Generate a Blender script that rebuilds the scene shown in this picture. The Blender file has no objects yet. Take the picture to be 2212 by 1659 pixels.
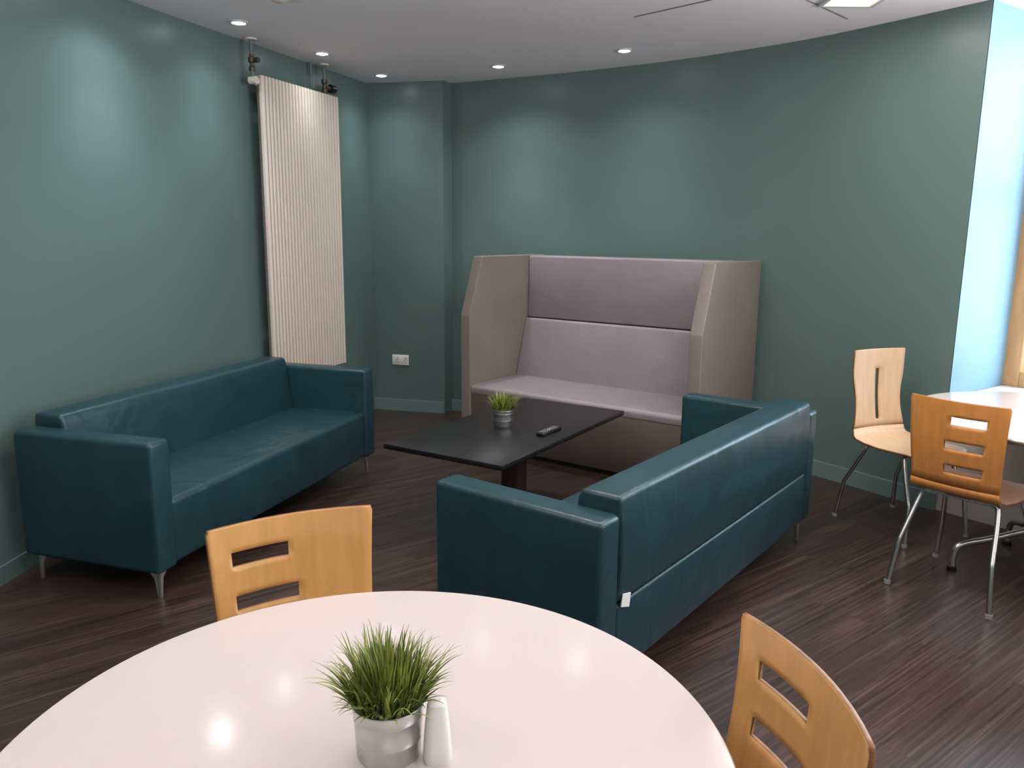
import bpy, bmesh, math, random
from mathutils import Vector, Matrix
random.seed(7)
S=bpy.context.scene
COL=bpy.context.collection
H=2.645
def s2l(c):
    return tuple(((v/255)/12.92 if v/255<=.04045 else (((v/255)+.055)/1.055)**2.4) for v in c)
# ---------------------------------------------------------------- materials
def newmat(name):
    m=bpy.data.materials.new(name); m.use_nodes=True
    nt=m.node_tree; b=nt.nodes["Principled BSDF"]
    return m,nt,b
def mat(name,rgb,rough=.5,metal=0,var=.08,scale=6,stretch=(1,1,1),bump=0,bscale=200,spec=.5,coat=0,wrinkle=0):
    m,nt,b=newmat(name)
    c=s2l(rgb)
    tc=nt.nodes.new("ShaderNodeTexCoord"); mp=nt.nodes.new("ShaderNodeMapping")
    mp.inputs["Scale"].default_value=stretch
    nt.links.new(tc.outputs["Object"],mp.inputs[0])
    n=nt.nodes.new("ShaderNodeTexNoise"); n.inputs["Scale"].default_value=scale; n.inputs["Detail"].default_value=4
    nt.links.new(mp.outputs[0],n.inputs["Vector"])
    r=nt.nodes.new("ShaderNodeValToRGB")
    r.color_ramp.elements[0].position=.3; r.color_ramp.elements[1].position=.7
    r.color_ramp.elements[0].color=(*[v*(1-var) for v in c],1)
    r.color_ramp.elements[1].color=(*[min(1,v*(1+var)) for v in c],1)
    nt.links.new(n.outputs["Fac"],r.inputs[0]); nt.links.new(r.outputs[0],b.inputs["Base Color"])
    b.inputs["Roughness"].default_value=rough; b.inputs["Metallic"].default_value=metal
    b.inputs["Specular IOR Level"].default_value=spec
    b.inputs["Coat Weight"].default_value=coat
    if bump:
        n2=nt.nodes.new("ShaderNodeTexNoise"); n2.inputs["Scale"].default_value=bscale; n2.inputs["Detail"].default_value=3
        nt.links.new(tc.outputs["Object"],n2.inputs["Vector"])
        bp=nt.nodes.new("ShaderNodeBump"); bp.inputs["Strength"].default_value=bump; bp.inputs["Distance"].default_value=.002
        nt.links.new(n2.outputs["Fac"],bp.inputs["Height"]); nt.links.new(bp.outputs[0],b.inputs["Normal"])
        if wrinkle:
            n3=nt.nodes.new("ShaderNodeTexNoise"); n3.inputs["Scale"].default_value=5.5; n3.inputs["Detail"].default_value=2; n3.inputs["Distortion"].default_value=.8
            nt.links.new(tc.outputs["Object"],n3.inputs["Vector"])
            b2=nt.nodes.new("ShaderNodeBump"); b2.inputs["Strength"].default_value=wrinkle; b2.inputs["Distance"].default_value=.03
            nt.links.new(n3.outputs["Fac"],b2.inputs["Height"]); nt.links.new(b2.outputs[0],bp.inputs["Normal"])
    return m
WALL=mat("sage_paint",(92,113,108),.34,var=.02,scale=1.5,bump=.05,bscale=120,spec=.5)
SKIRT=mat("sage_gloss",(108,130,126),.35,var=.02)
CEIL=mat("ceiling_paint",(238,231,235),.85,var=.01,scale=2)
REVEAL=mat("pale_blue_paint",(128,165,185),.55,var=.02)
UNDER=mat("greige_paint",(185,178,172),.6,var=.02)
TEAL=mat("teal_leather",(27,56,64),.36,var=.12,scale=5,bump=.25,bscale=260,spec=.45,wrinkle=.28)
MAUVE=mat("mauve_leather",(143,131,135),.45,var=.06,scale=4,bump=.2,bscale=260,wrinkle=.12)
TAUPE=mat("taupe_leather",(127,115,109),.5,var=.06,scale=4,bump=.2,bscale=260,wrinkle=.12)
BASE_SHADED=mat("shaded_base_leather",(90,77,73),.5,var=.08,scale=6)  # brown leather darkened to carry the shade on the booth's seat front
WHITE=mat("white_laminate",(206,194,188),.14,var=.01,scale=3,spec=.5)
EDGE=mat("table_edge",(112,94,84),.5)
BLACKW=mat("wenge_laminate",(22,18,19),.36,var=.3,scale=9,stretch=(1,14,1),spec=.4)
PEDM=mat("pedestal_metal",(70,48,44),.4,metal=.3)
CHROME=mat("chrome",(205,203,200),.24,metal=1,var=.02)
STEEL=mat("brushed_steel",(205,203,200),.42,metal=.9,var=.03)
MAPLE=mat("maple_ply",(214,160,94),.33,var=.08,scale=5,stretch=(9,1.2,1.2),spec=.5,coat=.2)
MAPLE2=mat("maple_ply_orange",(202,134,70),.42,var=.10,scale=5,stretch=(9,1.2,1.2),spec=.35)
MAPLE3=mat("maple_ply_pale",(208,174,138),.4,var=.08,scale=5,stretch=(9,1.2,1.2))
PLYE=mat("ply_edge",(140,96,56),.5,var=.35,scale=40,stretch=(1,1,6))
CREAM=mat("cream_enamel",(224,209,194),.6,var=.01,spec=.3)
GROOVE_SHADE=mat("cream_groove_shade",(110,100,92),.7,var=.01,spec=.2)  # darker cream puts the shade between radiator columns into the colour
ZINC=mat("galvanised_zinc",(196,196,194),.30,metal=.95,var=.06,scale=30)
SOIL=mat("grass_root_mat",(50,60,24),.9,var=.4,scale=80)
PLASTIC=mat("white_plastic",(232,228,222),.5,var=.01)
BLACKP=mat("black_plastic",(16,15,16),.35,var=.1)
GREYP=mat("grey_rubber",(135,135,138),.5)
BRASS=mat("aged_brass",(92,82,70),.45,metal=.7,var=.2,scale=30)
OAK=mat("oak_frame",(196,150,104),.45,var=.12,scale=5,stretch=(6,6,1))
PLINTH=mat("black_plinth",(14,12,13),.6)
TRIMW=mat("white_metal_trim",(200,200,200),.4)
GAP=mat("shadow_gap",(105,102,102),.8)
def grassmat():
    m,nt,b=newmat("grass_blades")
    g=nt.nodes.new("ShaderNodeNewGeometry")
    r=nt.nodes.new("ShaderNodeValToRGB")
    r.color_ramp.elements[0].color=(*s2l((48,70,20)),1); r.color_ramp.elements[1].color=(*s2l((158,168,74)),1)
    nt.links.new(g.outputs["Random Per Island"],r.inputs[0]); nt.links.new(r.outputs[0],b.inputs["Base Color"])
    b.inputs["Roughness"].default_value=.45
    return m
GRASS=grassmat()
def emis(name,rgb,st):
    m,nt,b=newmat(name); c=s2l(rgb)
    b.inputs["Base Color"].default_value=(*c,1); b.inputs["Emission Color"].default_value=(*c,1); b.inputs["Emission Strength"].default_value=st
    return m
LEDC=emis("led_cool",(240,246,255),30); LEDW=emis("led_warm",(255,234,190),1.5)
def glassmat():
    m=bpy.data.materials.new("window_glass"); m.use_nodes=True; nt=m.node_tree; nt.nodes.clear()
    o=nt.nodes.new("ShaderNodeOutputMaterial"); mx=nt.nodes.new("ShaderNodeMixShader")
    t=nt.nodes.new("ShaderNodeBsdfTransparent"); g=nt.nodes.new("ShaderNodeBsdfGlossy"); g.inputs["Roughness"].default_value=.02
    mx.inputs[0].default_value=.06
    nt.links.new(t.outputs[0],mx.inputs[1]); nt.links.new(g.outputs[0],mx.inputs[2]); nt.links.new(mx.outputs[0],o.inputs[0])
    return m
GLASS=glassmat()
def floormat():
    m,nt,b=newmat("dark_wood_planks"); L=nt.links
    tc=nt.nodes.new("ShaderNodeTexCoord"); mp=nt.nodes.new("ShaderNodeMapping")
    mp.inputs["Rotation"].default_value=(0,0,math.radians(-38))
    L.new(tc.outputs["Object"],mp.inputs[0])
    br=nt.nodes.new("ShaderNodeTexBrick"); br.offset=.37
    br.inputs["Scale"].default_value=1; br.inputs["Brick Width"].default_value=1.1; br.inputs["Row Height"].default_value=.10
    br.inputs["Mortar Size"].default_value=.0014; br.inputs["Bias"].default_value=0
    br.inputs["Color1"].default_value=(0,0,0,1); br.inputs["Color2"].default_value=(1,1,1,1); br.inputs["Mortar"].default_value=(.0,.0,.0,1)
    L.new(mp.outputs[0],br.inputs["Vector"])
    mp2=nt.nodes.new("ShaderNodeMapping"); mp2.inputs["Scale"].default_value=(1.0,60,1)
    L.new(mp.outputs[0],mp2.inputs[0])
    ad=nt.nodes.new("ShaderNodeVectorMath"); ad.operation='ADD'
    sc=nt.nodes.new("ShaderNodeVectorMath"); sc.operation='SCALE'; sc.inputs["Scale"].default_value=7
    L.new(br.outputs["Color"],sc.inputs[0]); L.new(mp2.outputs[0],ad.inputs[0]); L.new(sc.outputs[0],ad.inputs[1])
    n=nt.nodes.new("ShaderNodeTexNoise"); n.inputs["Scale"].default_value=2.0; n.inputs["Detail"].default_value=6; n.inputs["Roughness"].default_value=.6; n.inputs["Distortion"].default_value=.05
    L.new(ad.outputs[0],n.inputs["Vector"])
    r=nt.nodes.new("ShaderNodeValToRGB"); e=r.color_ramp.elements
    e[0].position=.28; e[0].color=(*s2l((32,23,21)),1); e[1].position=.76; e[1].color=(*s2l((102,78,69)),1)
    x=r.color_ramp.elements.new(.5); x.color=(*s2l((58,43,39)),1)
    L.new(n.outputs["Fac"],r.inputs[0])
    mx=nt.nodes.new("ShaderNodeMix"); mx.data_type='RGBA'; mx.blend_type='MULTIPLY'; mx.inputs[0].default_value=.55
    L.new(r.outputs[0],mx.inputs[6])
    r2=nt.nodes.new("ShaderNodeValToRGB"); r2.color_ramp.elements[0].color=(.5,.5,.5,1); r2.color_ramp.elements[1].color=(1.25,1.22,1.22,1)
    L.new(br.outputs["Color"],r2.inputs[0]); L.new(r2.outputs[0],mx.inputs[7])
    L.new(mx.outputs[2],b.inputs["Base Color"])
    b.inputs["Roughness"].default_value=.32
    bp=nt.nodes.new("ShaderNodeBump"); bp.inputs["Strength"].default_value=.10; bp.inputs["Distance"].default_value=.002
    L.new(n.outputs["Fac"],bp.inputs["Height"]); L.new(bp.outputs[0],b.inputs["Normal"])
    return m
FLOOR=floormat()
# ---------------------------------------------------------------- helpers
def link(ob,parent=None):
    COL.objects.link(ob)
    if parent: ob.parent=parent
    return ob
def finish(name,bm,mats,parent=None,angle=35,smooth=True):
    me=bpy.data.meshes.new(name)
    bmesh.ops.recalc_face_normals(bm,faces=bm.faces)
    bm.to_mesh(me); bm.free()
    for m in (mats if isinstance(mats,(list,tuple)) else [mats]): me.materials.append(m)
    if smooth:
        for p in me.polygons: p.use_smooth=True
        me.set_sharp_from_angle(angle=math.radians(angle))
    return link(bpy.data.objects.new(name,me),parent)
def thing(name,loc,rot,label,cat,group=None):
    e=bpy.data.objects.new(name,None); e.location=loc; e.rotation_euler=(0,0,rot); e.empty_display_size=.1
    link(e); e["label"]=label; e["category"]=cat
    if group: e["group"]=group
    return e
def struct(ob): ob["kind"]="structure"; return ob
def add_box(bm,lo,hi,bev=0,seg=3,mi=0):
    r=bmesh.ops.create_cube(bm,size=1); vs=r["verts"]
    for v in vs:
        v.co=Vector([(lo[i]+hi[i])/2+v.co[i]*(hi[i]-lo[i]) for i in range(3)])
    fs=set(f for v in vs for f in v.link_faces)
    for f in fs: f.material_index=mi
    if bev:
        es=list(set(e for v in vs for e in v.link_edges))
        bmesh.ops.bevel(bm,geom=es,offset=bev,segments=seg,profile=.5,affect='EDGES')
def box(name,lo,hi,m,parent=None,bev=0,seg=3,angle=35):
    bm=bmesh.new(); add_box(bm,lo,hi,bev,seg); return finish(name,bm,m,parent,angle)
def add_prism(bm,poly,axis,a,b,bev=0,seg=3,mi=0):
    def P(p,t):
        return {'x':(t,p[0],p[1]),'y':(p[0],t,p[1]),'z':(p[0],p[1],t)}[axis]
    va=[bm.verts.new(P(p,a)) for p in poly]; vb=[bm.verts.new(P(p,b)) for p in poly]
    n=len(poly); fs=[bm.faces.new(va),bm.faces.new(vb[::-1])]
    for i in range(n): fs.append(bm.faces.new((va[i],vb[i],vb[(i+1)%n],va[(i+1)%n])))
    for f in fs: f.material_index=mi
    bmesh.ops.recalc_face_normals(bm,faces=fs)
    if bev:
        es=list(set(e for f in fs for e in f.edges))
        bmesh.ops.bevel(bm,geom=es,offset=bev,segments=seg,profile=.5,affect='EDGES')
def prism(name,poly,axis,a,b,m,parent=None,bev=0,seg=3,angle=35):
    bm=bmesh.new(); add_prism(bm,poly,axis,a,b,bev,seg); return finish(name,bm,m,parent,angle)
def add_lathe(bm,prof,n=48,cx=0,cy=0,mi=0):
    rings=[]
    for r,z in prof:
        if r<1e-6: rings.append([bm.verts.new((cx,cy,z))])
        else: rings.append([bm.verts.new((cx+r*math.cos(2*math.pi*i/n),cy+r*math.sin(2*math.pi*i/n),z)) for i in range(n)])
    for A,B in zip(rings,rings[1:]):
        for i in range(n):
            j=(i+1)%n
            if len(A)==1 and len(B)==1: continue
            if len(A)==1: f=bm.faces.new((A[0],B[i],B[j]))
            elif len(B)==1: f=bm.faces.new((A[i],B[0],A[j]))
            else: f=bm.faces.new((A[i],B[i],B[j],A[j]))
            f.material_index=mi
def lathe(name,prof,m,parent=None,n=48,cx=0,cy=0,angle=35):
    bm=bmesh.new(); add_lathe(bm,prof,n,cx,cy); return finish(name,bm,m,parent,angle)
def smoothpath(pts,it=3):
    pts=[Vector(p) for p in pts]
    for _ in range(it):
        q=[pts[0]]
        for a,b in zip(pts,pts[1:]): q+= [a*.75+b*.25,a*.25+b*.75]
        q.append(pts[-1]); pts=q
    return pts
def add_tube(bm,pts,r,n=12,mi=0):
    pts=[Vector(p) for p in pts]; rings=[]; up=None
    for i,p in enumerate(pts):
        t=(pts[min(i+1,len(pts)-1)]-pts[max(i-1,0)]).normalized()
        if up is None: up=t.orthogonal().normalized()
        up=(up-t*up.dot(t)).normalized(); w=t.cross(up)
        rr=r[i] if isinstance(r,list) else r
        rings.append([bm.verts.new(p+up*math.cos(2*math.pi*k/n)*rr+w*math.sin(2*math.pi*k/n)*rr) for k in range(n)])
    for A,B in zip(rings,rings[1:]):
        for k in range(n):
            f=bm.faces.new((A[k],A[(k+1)%n],B[(k+1)%n],B[k])); f.material_index=mi
    bm.faces.new(rings[0][::-1]).material_index=mi; bm.faces.new(rings[-1]).material_index=mi
def tube(name,pts,r,m,parent=None,n=12):
    bm=bmesh.new(); add_tube(bm,pts,r,n); return finish(name,bm,m,parent,50)
# ---------------------------------------------------------------- room
def offs(P,t):
    out=[]
    for i,p in enumerate(P):
        p=Vector(p)
        def nrm(a,b):
            d=(Vector(b)-Vector(a)).normalized(); return Vector((-d.y,d.x))
        if i==0: n=nrm(P[0],P[1]); k=1
        elif i==len(P)-1: n=nrm(P[-2],P[-1]); k=1
        else:
            a=nrm(P[i-1],P[i]); b=nrm(P[i],P[i+1]); n=(a+b).normalized(); k=1/max(.3,n.dot(a))
        out.append(p+n*t*k)
    return out
def ribbon(name,P,z0,z1,t,m):
    O=offs(P,t); bm=bmesh.new(); n=len(P)
    a=[bm.verts.new((p[0],p[1],z0)) for p in P]; b=[bm.verts.new((p[0],p[1],z1)) for p in P]
    c=[bm.verts.new((p.x,p.y,z0)) for p in O]; d=[bm.verts.new((p.x,p.y,z1)) for p in O]
    for i in range(n-1):
        bm.faces.new((a[i],a[i+1],b[i+1],b[i])); bm.faces.new((c[i],d[i],d[i+1],c[i+1]))
        bm.faces.new((b[i],b[i+1],d[i+1],d[i])); bm.faces.new((a[i],c[i],c[i+1],a[i+1]))
    bm.faces.new((a[0],b[0],d[0],c[0])); bm.faces.new((a[-1],c[-1],d[-1],b[-1]))
    return struct(finish(name,bm,m,None,18))
def catmull(P,k=6):
    P=[Vector(p) for p in P]; Q=[P[0]*2-P[1]]+P+[P[-1]*2-P[-2]]; out=[]
    for i in range(1,len(Q)-2):
        p0,p1,p2,p3=Q[i-1:i+3]
        for j in range(k):
            t=j/k
            out.append(.5*((2*p1)+(-p0+p2)*t+(2*p0-5*p1+4*p2-p3)*t*t+(-p0+3*p1-3*p2+p3)*t**3))
    out.append(P[-1]); return [tuple(v) for v in out]
LW=[(-2.2,-2.0),(-2.2,2.0)]+catmull([(-2.2,2.0),(-2.18,3.0),(-2.13,3.65),(-1.98,4.36),(-1.62,5.39),(-1.17,6.66)],5)[1:]
SH=[(-1.17,6.66),(-.56,6.51)]
BWc=catmull([(-.50,6.63),(-.12,6.43),(.35,6.18),(.77,5.92),(1.145,5.65),(1.5,5.335),(1.85,4.96),(2.36,4.22)],6)
d=(Vector((-1.17,6.66))-Vector((-1.62,5.39))).normalized()
ribbon("wall_left",LW+[tuple(Vector(LW[-1])+d*.12)],0,H,.12,WALL)
d=(Vector(SH[1])-Vector(SH[0])).normalized()
back=[tuple(Vector(SH[0])-d*.12)]+SH+BWc
ribbon("wall_back",back,0,H,.12,WALL)
C0=Vector((2.36,4.22)); rv=Vector((.807,.59)); wv=Vector((.59,-.807))
C1=C0+rv*.65; D0=C0+wv*1.5; D1=D0+rv*.65
def quadprism(name,pts,z0,z1,m,bev=0):
    return prism(name,[tuple(p) for p in pts],'z',z0,z1,m,None,bev,2)
# far reveal of the window recess
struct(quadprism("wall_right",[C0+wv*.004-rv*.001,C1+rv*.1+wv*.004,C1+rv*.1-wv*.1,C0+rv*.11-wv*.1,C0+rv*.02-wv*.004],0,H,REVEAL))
E0=D0+wv*.4
XR=E0.x
ribbon("wall_right",[tuple(D1+rv*.1),tuple(D0),tuple(E0),(XR,1.7)],0,H,.12,WALL)
ribbon("wall_right",[(XR,1.7),(XR,-1.0)],0,.9,.12,WALL)
ribbon("wall_right",[(XR,1.7),(XR,-1.0)],2.4,H,.12,WALL)
ribbon("wall_right",[(XR,-1.0),(XR,-2.0)],0,H,.12,WALL)
# block below the sill
struct(quadprism("wall_right",[C0,D0,D1+rv*.1,C1+rv*.1],0,.61,UNDER))
struct(quadprism("trim_1",[C0-rv*.03+wv*.005,D0-rv*.03-wv*.005,D1-wv*.005,C1+wv*.005],.61,.64,PLASTIC,.006))
ribbon("wall_rear",[(XR+.1,-2.0),(-2.3,-2.0)],0,H,.12,WALL)
outer=[(-2.25,-2.05),(-2.25,3.0),(-2.15,4.0),(-1.25,6.75),(-.5,6.72),(.5,6.2),(1.3,5.6),(1.95,4.95),(2.42,4.3),tuple(C1+rv*.12+wv*-.05),tuple(D1+rv*.12+wv*.05),(XR+.1,E0.y+.05),(XR+.1,-2.05)]
fl=struct(prism("floor",outer,'z',-.08,0,FLOOR)); ce=struct(prism("ceiling",outer,'z',H,H+.08,CEIL))
# skirting
ribbon("baseboard_left",LW,0,.08,-.010,WALL)
ribbon("baseboard_back",SH,0,.095,-.020,SKIRT)
ribbon("baseboard_back",BWc,0,.095,-.020,SKIRT)
# windows
def window(name,origin,xdir,w,z0,z1,mid):
    win=bpy.data.objects.new(name,None); link(win); struct(win)
    win.matrix_world=Matrix.Translation((origin[0],origin[1],0))@Matrix.Rotation(math.atan2(xdir.y,xdir.x),4,'Z')
    bm=bmesh.new()
    for lo,hi in (((0,-.02,z0),(.09,.1,z1)),((w-.09,-.02,z0),(w,.1,z1)),((.09,-.02,z0),(w-.09,.1,z0+.09)),((.09,-.02,z1-.09),(w-.09,.1,z1)),((w/2-.03,-.01,z0+.09),(w/2+.03,.08,z1-.09)),((.09,-.01,mid),(w/2-.03,.08,mid+.06)),((w/2+.03,-.01,mid),(w-.09,.08,mid+.06))):
        add_box(bm,lo,hi,.006,2)
    finish("frame",bm,OAK,win)
    box("glass_pane",(.09,.03,z0+.09),(w-.09,.036,z1-.09),GLASS,win)
window("window_1",C1,wv,1.5,.64,H,1.72)
window("added_window",(XR+.01,1.7),Vector((0,-1)),2.7,.9,2.4,1.9)  # unseen side window, added to bring in more daylight
# ---------------------------------------------------------------- sofas
def leg_fin(parent,x,y,sx,sy,h=.125):
    bm=bmesh.new()
    prof=[(0,h),(.10,h),(.05,h-.014),(.026,h-.04),(.014,.0),(0,.0)]
    add_prism(bm,[(x+sx*p[0],p[1]) for p in prof],'y',y,y+sy*.010,.002,1)
    add_prism(bm,[(y+sy*p[0],p[1]) for p in prof],'x',x,x+sx*.010,.002,1)
    o=finish("leg",bm,STEEL,parent); o["label"]="tapered brushed steel corner leg"
def sofa(loc,rot,L,D,label,with_tag):
    s=thing("sofa",loc,rot,label,"sofa","teal leather sofas")
    hx,hy=L/2,D/2; T=.115
    def arm(a,b):
        return box("armrest",(a,-hy,.12),(b,hy,.668),TEAL,s,.020,5)
    arm(-hx,-hx+T); arm(hx-T,hx)
    xi=hx-T+.004
    box("base_panel",(-xi,hy-.2,.125),(xi,hy-.002,.370),TEAL,s,.012,3)
    prism("backrest",[(hy-.2,.36),(hy-.16,.69),(hy-.145,.72),(hy-.004,.72),(hy+.006,.62),(hy+.008,.50),(hy-.002,.373)],'x',-xi,xi,TEAL,s,.018,5)
    prism("seat",[(-hy+.012,.125),(-hy+.012,.405),(-hy+.3,.418),(hy-.17,.40),(hy-.17,.125)],'x',-xi,xi,TEAL,s,.024,5)
    i=.035
    for sx in(-1,1):
        for sy in(-1,1): leg_fin(s,sx*(hx-i),sy*(hy-i),-sx,-sy)
    if with_tag:
        bm=bmesh.new(); add_prism(bm,[(0,0),(.05,.012),(.06,-.028),(.008,-.046)],'y',0,.004,.001,1)
        t=finish("label_tag",bm,PLASTIC,s); t.location=(xi-.07,hy+.002,.392); t["label"]="small white fabric care tag"
    return s
sofa((-1.470,4.03,0),math.atan2(.956,.292),1.92,.70,"dark teal leather three-seat sofa standing against the green wall",False)
sofa((.610,3.180,0),math.atan2(-.79,-.612),1.99,.665,"dark teal leather sofa seen from behind facing the coffee table",True)
# ---------------------------------------------------------------- high-back booth
b=thing("booth_sofa",(.62,5.325,0),math.atan2(-.587,.81),"tall high-backed booth sofa in mauve and taupe leather with side wings","sofa")
W=.88;D=.45
wp=[(-D,.03),(-D,.93),(-D+.14,1.33),(D,1.33),(D,.03)]
for a,c in((-W,-W+.078),(W-.078,W)):
    o=prism("side_wing",wp,'x',a,c,TAUPE,b,.006,5,14); o["label"]="taupe leather side wing with sloped front edge"
xi=W-.076
prism("upper_backrest",[(D-.21,.87),(D-.20,1.325),(D-.002,1.325),(D-.002,.87)],'x',-xi,xi,MAUVE,b,.014,3)
prism("lower_backrest",[(D-.36,.43),(D-.235,.865),(D-.002,.865),(D-.002,.43)],'x',-xi,xi,MAUVE,b,.016,4)
prism("seat",[(-D+.012,.385),(-D+.005,.435),(-D+.03,.45),(D-.3,.45),(D-.3,.385)],'x',-xi,xi,MAUVE,b,.014,4)
box("base_panel",(-xi,-D+.015,.03),(xi,D-.02,.39),BASE_SHADED,b,.006,2)
box("plinth",(-W+.02,-D+.03,0),(W-.02,D-.05,.04),PLINTH,b,.004,1)
# ---------------------------------------------------------------- coffee table
ct=thing("coffee_table",(.015,4.055,0),math.atan2(1.10,.68),"low dark wenge rectangular coffee table on a square pedestal","table")
box("tabletop",(-.65,-.335,.475),(.65,.335,.5),BLACKW,ct,.003,2)
bm=bmesh.new(); add_box(bm,(-.05,-.05,.02),(.05,.05,.465),.006,2); add_box(bm,(-.15,-.12,.462),(.15,.12,.476),.002,1)
finish("pedestal",bm,PEDM,ct)
box("base_plate",(-.26,-.2,0),(.26,.2,.02),PEDM,ct,.006,2)
# ---------------------------------------------------------------- round tables
def round_table(loc,R,label,rot,armlen):
    t=thing("round_table",loc,rot,label,"table","white round tables")
    prof=[(0,.705),(R-.03,.705),(R-.006,.712),(R,.720),(R,.726),(R-.003,.7295),(R-.006,.73),(0,.73)]
    lathe("tabletop",prof,WHITE,t,160,angle=30)
    e=lathe("tabletop_edge",[(R-.02,.7040),(R-.004,.7085),(R+.0008,.716),(R+.0008,.7225),(R-.001,.7226)],EDGE,t,160); 
    lathe("column",[(0,.06),(.035,.06),(.035,.66),(.12,.69),(.12,.706),(0,.706)],CHROME,t,32)
    for k in range(4):
        a=k*math.pi/2; c,s_=math.cos(a),math.sin(a)
        pr=[(.02,.22),(.10,.21),(armlen*.6,.16),(armlen*.93,.13),(armlen,.09),(armlen,.012)]
        tube("foot",smoothpath([(c*r,s_*r,z) for r,z in pr],2),.014,CHROME,t)
    for k in range(4):
        a=k*math.pi/2; c,s_=math.cos(a),math.sin(a)
        lathe("foot_cap",[(0,0),(.02,0),(.02,.018),(.014,.022),(0,.022)],BLACKP,t,20,c*armlen,s_*armlen)
    return t
round_table((-.2135,1.071,0),.549,"large white round dining table with a potted grass on it",math.radians(20),.30)
round_table((2.385,3.345,0),.59,"white round table beside the window",math.radians(170),.38)
# ---------------------------------------------------------------- chairs
def shell(name,rows,us,holes,curve,mats,parent,thick=.0085):
    bm=bmesh.new(); V=[]
    for (y,z,hw,cv) in rows:
        V.append([bm.verts.new((u*hw,y+cv*curve*u*u,z)) for u in us])
    for i in range(len(rows)-1):
        for j in range(len(us)-1):
            zc=(rows[i][1]+rows[i+1][1])/2; uc=(us[j]+us[j+1])/2
            if any(a<uc<b_ and c<zc<d_ for a,b_,c,d_ in holes): continue
            bm.faces.new((V[i][j],V[i][j+1],V[i+1][j+1],V[i+1][j]))
    for v in [v for v in bm.verts if not v.link_faces]: bm.verts.remove(v)
    o=finish(name,bm,mats,parent,40)
    md=o.modifiers.new("solid","SOLIDIFY"); md.thickness=thick; md.offset=0; md.material_offset_rim=1; md.use_even_offset=True
    return o
def chair(name,loc,facing,label,wood,style,group,u1=.74):
    rot=math.atan2(-facing[0],facing[1])
    c=thing(name,(loc[0],loc[1],0),rot,label,"chair",group)
    bw=.172
    srows=[(-.222,.492,bw,.6),(-.214,.470,bw+.003,.5),(-.198,.455,.180,.3),(-.17,.447,.188,.15),(-.10,.441,.196,0),(0,.440,.202,0),(.10,.446,.200,0),(.16,.449,.192,0),(.19,.445,.180,0),(.207,.436,.160,0),(.213,.430,.140,0)]
    us=[-1,-.95,-.8,-.6,-.4,-.2,0,.2,.4,.6,.8,.95,1]
    shell("seat",srows,us,[],.03,[wood,PLYE],c)
    if style=="E":
        zt=.85; holes=[]; zb=set([.492,.53,.60,.84,.847,.85])
        ua=u1-.70; ub=u1-.80
        for k,top in enumerate((.786,.684,.581)):
            holes.append((ua if k==0 else ub,u1,top-.034,top)); zb|={top-.034,top,round(top-.048,4),round(top+.012,4)}
        zs=sorted(zb)
        def hw(z):
            t=(z-.492)/(zt-.492); w=bw+.018*t
            if z>.845: w-=.004
            return w
        def yy(z):
            t=(z-.492)/(zt-.492); return -.222-.045*t-.012*math.sin(t*math.pi)
        us2=sorted(set([-1,-.9,-.75,-.55,-.35,-.2,ub,ua,u1-.6,u1-.45,u1-.3,u1-.15,u1-.05,u1,u1+.05,.87,.95,1]))
    else:
        zt=.905; zs=sorted(set([.492,.515,.53,.55,.565,.58,.6,.65,.7,.75,.785,.80,.82,.86,.89,.9,.905]))
        holes=[(-.11,.02,.53,.80)]
        def hw(z):
            t=(z-.492)/(zt-.492); w=bw-.020*math.sin(min(1,t*1.5)*math.pi)
            if z>.902: w-=.004
            return w
        def yy(z):
            t=(z-.492)/(zt-.492); return -.222-.022*math.sin(t*math.pi)*.6-.04*t
        us2=[-1,-.9,-.7,-.5,-.3,-.11,.02,.1,.2,.3,.5,.7,.9,1]
    rows=[(yy(z),z,hw(z),1) for z in zs]
    rows[0]=(-.222,.492,bw,.6)
    shell("backrest",rows,us2,holes,.032 if style=="E" else .02,[wood,PLYE],c)
    def leg(sx,fy,ty):
        pts=[(sx*.205,fy,0.004),(sx*.185,fy*.80+ty*.2,.20),(sx*.155,ty,.40),(sx*.14,ty*.97,.428),(sx*.09,ty*.95,.424),(0.0,ty*.95,.424)]
        P=[Vector(p) for p in pts]
        P=[P[0],P[1]]+smoothpath(P[1:],2)[1:]
        bm=bmesh.new(); add_tube(bm,P,.011,12)
        add_lathe(bm,[(0,0),(.0135,0),(.0135,.016),(0,.016)],16,sx*.205,fy,1)
        finish("leg",bm,[CHROME,GREYP],c,50)
    for sx in(-1,1):
        leg(sx,-.25,-.13); leg(sx,.22,.12)
    box("seat_bracket",(-.05,-.14,.424),(.05,.13,.434),CHROME,c,.002,1)
    return c
G="bent plywood cafe chairs"
chair("chair",(-.388,1.531),(.48,-.877),"maple plywood chair with horizontal slots tucked behind the white table",MAPLE,"E",G,.74)
chair("chair",(.207,1.068),(-.987,-.16),"maple plywood chair with horizontal slots beside the white table",MAPLE,"E",G,.74)
chair("chair",(1.976,3.265),(.779,.627),"orange-toned plywood chair with three slots on chrome legs",MAPLE2,"E",G,.62)
chair("chair",(2.035,3.95),(.36,-.933),"pale plywood high-back chair with one vertical slot near the window",MAPLE3,"I",None)
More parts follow.
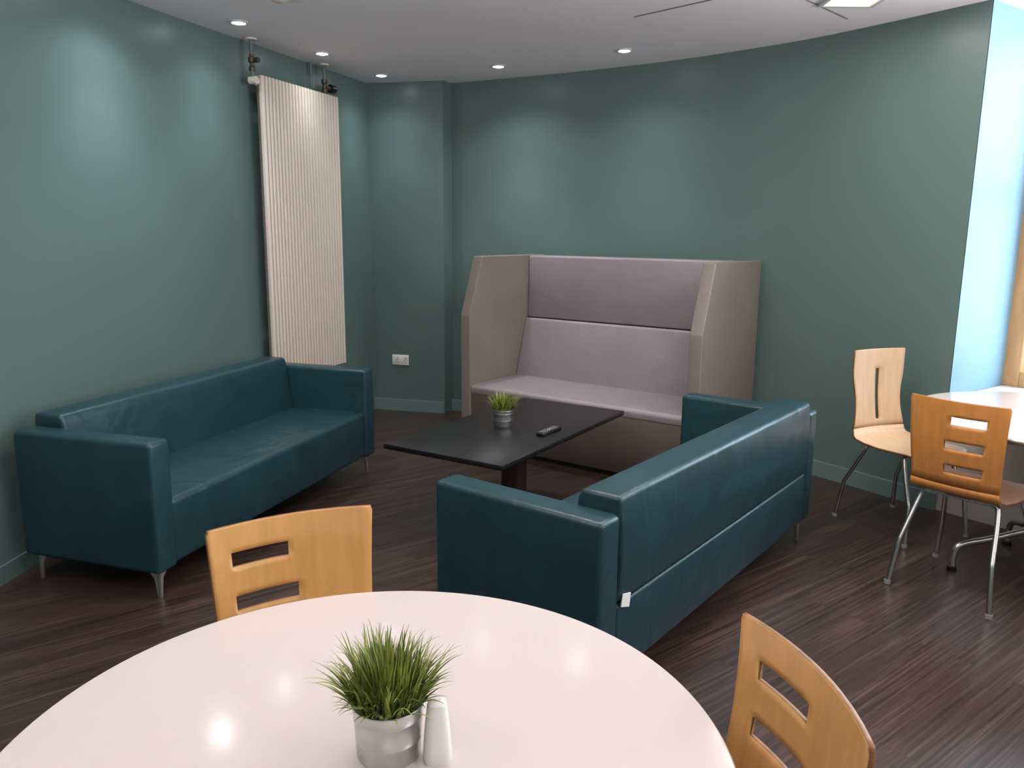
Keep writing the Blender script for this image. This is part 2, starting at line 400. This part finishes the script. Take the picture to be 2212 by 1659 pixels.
# ---------------------------------------------------------------- potted grass
def grass_pot(loc,label,seed,nb=230):
    p=thing("potted_grass",loc,0,label,"plant","grass plants in zinc pots")
    prof=[(0,0),(.044,0),(.046,.003),(.0475,.030),(.0479,.0306),(.0479,.033),(.0477,.0336),(.0498,.066),(.0502,.0665),(.0502,.069),(.050,.0695),(.0512,.0835),(.0524,.0840),(.0529,.0863),(.0522,.0882),(.0508,.0880),(.050,.080),(0,.079)]
    prof=[(r*1.03,z) for r,z in prof]
    lathe("pot",prof,ZINC,p,56,angle=50)
    lathe("soil",[(.0505,.0805),(.03,.088),(0,.091)],SOIL,p,24)
    rnd=random.Random(seed); bm=bmesh.new()
    for i in range(nb):
        short=i%3==0
        a=rnd.uniform(0,2*math.pi); r0=.047*math.sqrt(rnd.random()) if not short else .049*rnd.uniform(.8,1); q=r0/.050
        lean=rnd.uniform(.1,1.25)*(q*.8+.2)
        L=rnd.uniform(.055,.102) if not short else rnd.uniform(.03,.055); w=rnd.uniform(.0016,.0033)
        if rnd.random()<.12: L*=1.1; lean+=.45
        a2=a+rnd.uniform(-.9,.9); dx,dy=math.cos(a2),math.sin(a2)
        x,y,z=r0*math.cos(a),r0*math.sin(a),.082; th=lean*.65; prev=None; n=8; droop=lean*rnd.uniform(.3,1.4)
        tx,ty=-dy,dx
        for k in range(n+1):
            t=k/n; ww=w*(1-t**1.6)+.0002
            c=(bm.verts.new((x-tx*ww,y-ty*ww,z)),bm.verts.new((x+tx*ww,y+ty*ww,z)))
            if prev: bm.faces.new((prev[0],prev[1],c[1],c[0]))
            prev=c; ang=th+droop*t*t*1.0
            x+=dx*math.sin(ang)*L/n; y+=dy*math.sin(ang)*L/n; z+=math.cos(ang)*L/n
    finish("grass",bm,GRASS,p,80); return p
grass_pot((-.180,1.071,.73),"artificial grass in a small galvanised pot on the white table",3,860)
grass_pot((-.045,4.055,.5),"artificial grass in a galvanised pot on the coffee table",5,560)
# ---------------------------------------------------------------- shaker
sh=thing("salt_shaker",(-.106,1.060,.73),math.radians(8),"tapered white salt shaker beside the potted grass","shaker")
bm=bmesh.new()
lv=[(.0200,0),(.0210,.004),(.0206,.02),(.0178,.055),(.0148,.083),(.0132,.090),(.009,.0925)]
def sq(h,z,n=6):
    pts=[]; r=h*.6
    for cx,cy,a0 in((1,1,0),(-1,1,90),(-1,-1,180),(1,-1,270)):
        for k in range(n): 
            a=math.radians(a0+90*k/(n-1)); pts.append(bm.verts.new((cx*(h-r)+r*math.cos(a),cy*(h-r)+r*math.sin(a),z)))
    return pts
R=[sq(h_,z) for h_,z in lv]
for A,B in zip(R,R[1:]):
    for i in range(len(A)): j=(i+1)%len(A); bm.faces.new((A[i],A[j],B[j],B[i]))
bm.faces.new(R[0][::-1]); bm.faces.new(R[-1])
finish("body",bm,PLASTIC,sh,40)
bm=bmesh.new()
for x,y in((0,0),(.004,.003),(-.004,.003),(.004,-.003),(-.004,-.003)): add_lathe(bm,[(0,.0926),(.0009,.0926),(.0009,.0928),(0,.0928)],10,x,y)
finish("pour_holes",bm,GREYP,sh)
# ---------------------------------------------------------------- remote
rm=thing("remote_control",(.19,3.915,.5),math.atan2(.19,.126),"black television remote control lying on the coffee table","remote")
box("body",(-.092,-.022,0),(.092,.022,.018),BLACKP,rm,.006,3)
bm=bmesh.new()
for i in range(9):
    for j in range(3):
        x=-.07+i*.0165; y=-.0125+j*.0125
        if i in(4,): continue
        add_box(bm,(x-.004,y-.0035,.0175),(x+.004,y+.0035,.0198),.001,1)
add_lathe(bm,[(.005,.0175),(.011,.0175),(.011,.0198),(.005,.0198)],20,-.004,0)
finish("buttons",bm,GREYP,rm)
# ---------------------------------------------------------------- radiator
wd=(Vector((-1.62,5.39))-Vector((-1.17,6.66))).normalized()
L_=.889
org=Vector((-1.17,6.66))+wd*(.626+L_)
rad=thing("radiator",(org.x,org.y,0),math.atan2(-wd.y,-wd.x),"tall cream vertical column radiator mounted on the green wall","radiator")
bm=bmesh.new(); n=25; pitch=L_/n; z0,z1=.50,2.44
for i in range(n):
    x=(i+.5)*pitch
    add_box(bm,(x-pitch*.37,-.118,z0),(x+pitch*.37,-.085,z1),.008,3)
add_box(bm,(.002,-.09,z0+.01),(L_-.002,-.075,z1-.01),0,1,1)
for z in(z0+.05,z1-.05): add_tube(bm,[(.0,-.076,z),(L_,-.076,z)],.014,14)
finish("column_panel",bm,[CREAM,GROOVE_SHADE],rad,35)
for x in(.12,L_-.12):
    for z in(.8,2.2): box("wall_bracket",(x-.02,-.078,z-.03),(x+.02,-.002,z+.03),PLASTIC,rad,.003,1)
def pipe_asm(x):
    bm=bmesh.new(); y=-.085
    add_tube(bm,[(x,y,2.38),(x,y,H)],.011,12,0)
    add_lathe(bm,[(0,H-.012),(.035,H-.012),(.035,H-.002),(0,H-.002)],20,x,y,1)
    add_lathe(bm,[(0,2.455),(.019,2.455),(.019,2.475),(.014,2.48),(.014,2.50),(.022,2.505),(.022,2.53),(.015,2.535),(.015,2.55),(0,2.55)],16,x,y,2)
    add_tube(bm,[(x,y,2.515),(x,y-.05,2.515)],[.012,.017],12,2)
    add_tube(bm,[(x-.02,y,2.40),(x+.06,y,2.40)],.016,12,1)
    add_tube(bm,[(x+.0,y-.03,2.40),(x,y+.02,2.40)],.024,14,1)
    o=finish("valve_pipe",bm,[WALL,CREAM,BRASS],rad,40); o["label"]="painted feed pipe with brass valve"
pipe_asm(-.045)
bm=bmesh.new(); x=L_-.13; y=-.085
add_tube(bm,[(x,y,2.43),(x,y,H)],.011,12,0)
add_lathe(bm,[(0,H-.012),(.035,H-.012),(.035,H-.002),(0,H-.002)],20,x,y,1)
add_lathe(bm,[(0,2.45),(.02,2.45),(.02,2.475),(.014,2.48),(.014,2.51),(.022,2.515),(.022,2.54),(0,2.54)],16,x,y,2)
add_tube(bm,[(x,y,2.49),(x+.11,y,2.49)],[.016,.016],14,2)
add_tube(bm,[(x+.07,y,2.49),(x+.12,y,2.49)],[.03,.03],16,3)
add_tube(bm,[(x-.09,y+.05,2.48),(x-.09,y+.05,H)],.009,10,0)
o=finish("valve_pipe",bm,[WALL,CREAM,BRASS,BLACKP],rad,40); o["label"]="painted feed pipe with thermostatic valve"
# ---------------------------------------------------------------- socket
sd=(Vector(SH[1])-Vector(SH[0])).normalized()
sp=Vector(SH[0])+sd*.242
so=thing("wall_socket",(sp.x,sp.y,.433),math.atan2(sd.y,sd.x),"white double power socket mounted low on the wall","socket")
box("faceplate",(-.073,-.013,-.043),(.073,0,.043),PLASTIC,so,.004,2)
for x in(-.036,.036): box("rocker_switch",(x-.008+.014,-.018,.008),(x+.008+.014,-.012,.028),TRIMW,so,.002,1)
for x in(-.036,.036):
    bm=bmesh.new()
    for a,c,w,h_ in((0,.0,.002,.004),(-.011,-.02,.0035,.002),(.011,-.02,.0035,.002)): add_box(bm,(x+a-w,-.0136,c-h_),(x+a+w,-.012,c+h_))
    finish("pin_holes",bm,BLACKP,so)
# ---------------------------------------------------------------- lights
def spot_light(x,y,power,col=(.90,.96,1)):
    t=thing("ceiling_downlight",(x,y,H),0,"recessed white-rimmed ceiling downlight shining onto the wall","light","recessed ceiling downlights")
    lathe("bezel",[(.036,-.002),(.040,-.009),(.050,-.006),(.053,0),(.036,0)],TRIMW,t,40)
    lathe("lamp_lens",[(0,-.016),(.018,-.014),(.030,-.009),(.036,-.003),(.036,-.001),(0,-.001)],LEDC,t,32)
    for e,ang in((power*.6,138),(power*1.1,82)):   # wide spill plus the tighter reflector beam
        ld=bpy.data.lights.new("lamp","SPOT"); ld.energy=e; ld.spot_size=math.radians(ang); ld.spot_blend=1; ld.shadow_soft_size=.05; ld.color=col
        lo=bpy.data.objects.new("lamp_beam",ld); lo.location=(0,0,-.05); link(lo,t)
    return t
for x,y,p in((-1.555,4.78,18),(-1.27,5.56,5),(-1.0,6.30,18),(-.115,5.93,42),(.70,5.40,28),(-1.75,4.03,38),(-1.78,3.2,3),(-1.8,2.4,3)):
    spot_light(x,y,p,col=(.85,.92,1) if x<-.5 else (.92,.96,1))
def panel(x,y,w,l,power,col,label):
    t=thing("ceiling_light_panel",(x,y,H),0,label,"light")
    bm=bmesh.new()
    for lo,hi in(((-w/2-.02,-l/2-.02,-.012),(-w/2,l/2+.02,0)),((w/2,-l/2-.02,-.012),(w/2+.02,l/2+.02,0)),((-w/2,-l/2-.02,-.012),(w/2,-l/2,0)),((-w/2,l/2,-.012),(w/2,l/2+.02,0))): add_box(bm,lo,hi)
    finish("panel_frame",bm,TRIMW,t)
    box("diffuser",(-w/2,-l/2,-.006),(w/2,l/2,-.001),LEDW,t)
    ld=bpy.data.lights.new("lamp","AREA"); ld.shape='RECTANGLE'; ld.size=w; ld.size_y=l; ld.energy=power; ld.color=col
    lo=bpy.data.objects.new("lamp_glow",ld); lo.location=(0,0,-.03); link(lo,t)
warm=(1,.95,.91)
panel(1.68,4.03,.24,.6,7,warm,"warm white rectangular ceiling light panel")
panel(-.2,2.9,.6,.6,21,warm,"added square ceiling fill panel, out of view")  # unseen panel added to light the seating and back wall
panel(1.0,2.9,.6,.6,24,warm,"added square ceiling fill panel, out of view")  # its added neighbour, also above the view
panel(1.3,.4,.6,.6,5,warm,"added square ceiling fill panel, out of view")  # weak unseen panel added for ambient light in the foreground
# unseen wall uplighters, added to brighten the ceiling
def uplighter(x,y,nx,ny,power):
    t=thing("added_uplighter",(x,y,1.9),math.atan2(ny,nx)-math.pi/2,"added half-bowl fill lamp, out of view, brightening the ceiling","light","added ceiling fill lamps")
    bm=bmesh.new(); rings=[]
    for k in range(7):
        ph=k/6*math.pi/2; r=.13*math.sin(ph)+.003; z=-.10*math.cos(ph)
        rings.append([bm.verts.new((r*math.cos(math.pi*i/16),r*math.sin(math.pi*i/16)+.002,z)) for i in range(17)])
    for A,B in zip(rings,rings[1:]):
        for i in range(16): bm.faces.new((A[i],A[i+1],B[i+1],B[i]))
    o=finish("bowl_shade",bm,PLASTIC,t,60); md=o.modifiers.new("s","SOLIDIFY"); md.thickness=.004
    ld=bpy.data.lights.new("lamp","AREA"); ld.shape='DISK'; ld.size=.16; ld.energy=power; ld.color=(1,.955,.98)
    lo=bpy.data.objects.new("lamp_glow",ld); lo.location=(0,.09,.01); lo.rotation_euler=(math.pi-.35,0,0); link(lo,t)
uplighter(-2.2,1.2,1,0,75)
uplighter(XR,2.3,-1,0,125)
uplighter(.4,-2.0,0,1,80)
# hatch and detector on the ceiling
ht=thing("ceiling_access_hatch",(1.22,4.6,H),math.radians(45),"square white access hatch set in the ceiling","hatch")
a=.41
bm=bmesh.new()
for mi,lo,hi in((0,(-a,-a,-.004),(a,-a+.005,0)),(1,(-a,a-.004,-.002),(a,a,0)),(0,(-a,-a,-.004),(-a+.005,a,0)),(1,(a-.004,-a,-.002),(a,a,0))): add_box(bm,lo,hi,0,1,mi)
finish("hatch_frame",bm,[GAP,CEIL],ht); box("hatch_door",(-a+.005,-a+.005,-.002),(a-.004,a-.004,-.0005),CEIL,ht)
sm=thing("smoke_detector",(-1.17,4.22,H),0,"round off-white smoke detector fixed to the ceiling","detector")
lathe("body",[(0,-.04),(.03,-.04),(.045,-.03),(.05,-.012),(.055,0),(0,0)],CREAM,sm,32)
# window daylight
def daylight(loc,dirn,w,h,e,col):
    ld=bpy.data.lights.new("daylight","AREA"); ld.shape='RECTANGLE'; ld.size=w; ld.size_y=h; ld.energy=e; ld.color=col
    lo=bpy.data.objects.new("daylight",ld); lo.location=loc
    lo.rotation_euler=Vector(dirn).to_track_quat('-Z','Y').to_euler(); link(lo)
pc=(C1+D1)/2+rv*.5
daylight((pc.x,pc.y,1.75),(-rv.x,-rv.y,-.15),1.5,2.0,95,(.64,.84,1))
daylight((XR+.6,.35,1.4),(-1,0,.2),2.6,1.6,110,(.88,.94,1))  # area light feeding the added side window
w=bpy.data.worlds.new("world"); S.world=w; w.use_nodes=True
bg=w.node_tree.nodes["Background"]; bg.inputs[0].default_value=(.78,.88,1,1); bg.inputs[1].default_value=2.0
# ---------------------------------------------------------------- camera
cd=bpy.data.cameras.new("camera"); cd.sensor_width=36; cd.lens=36*1720/2212; cd.clip_start=.02
cam=bpy.data.objects.new("camera",cd); link(cam)
cam.matrix_world=Matrix.Translation((0,0,1.5))@Matrix.Rotation(math.radians(90-10.854),4,'X')@Matrix.Rotation(math.radians(.485),4,'Z')
S.camera=cam
S.view_settings.view_transform='Standard'
S.view_settings.exposure=0
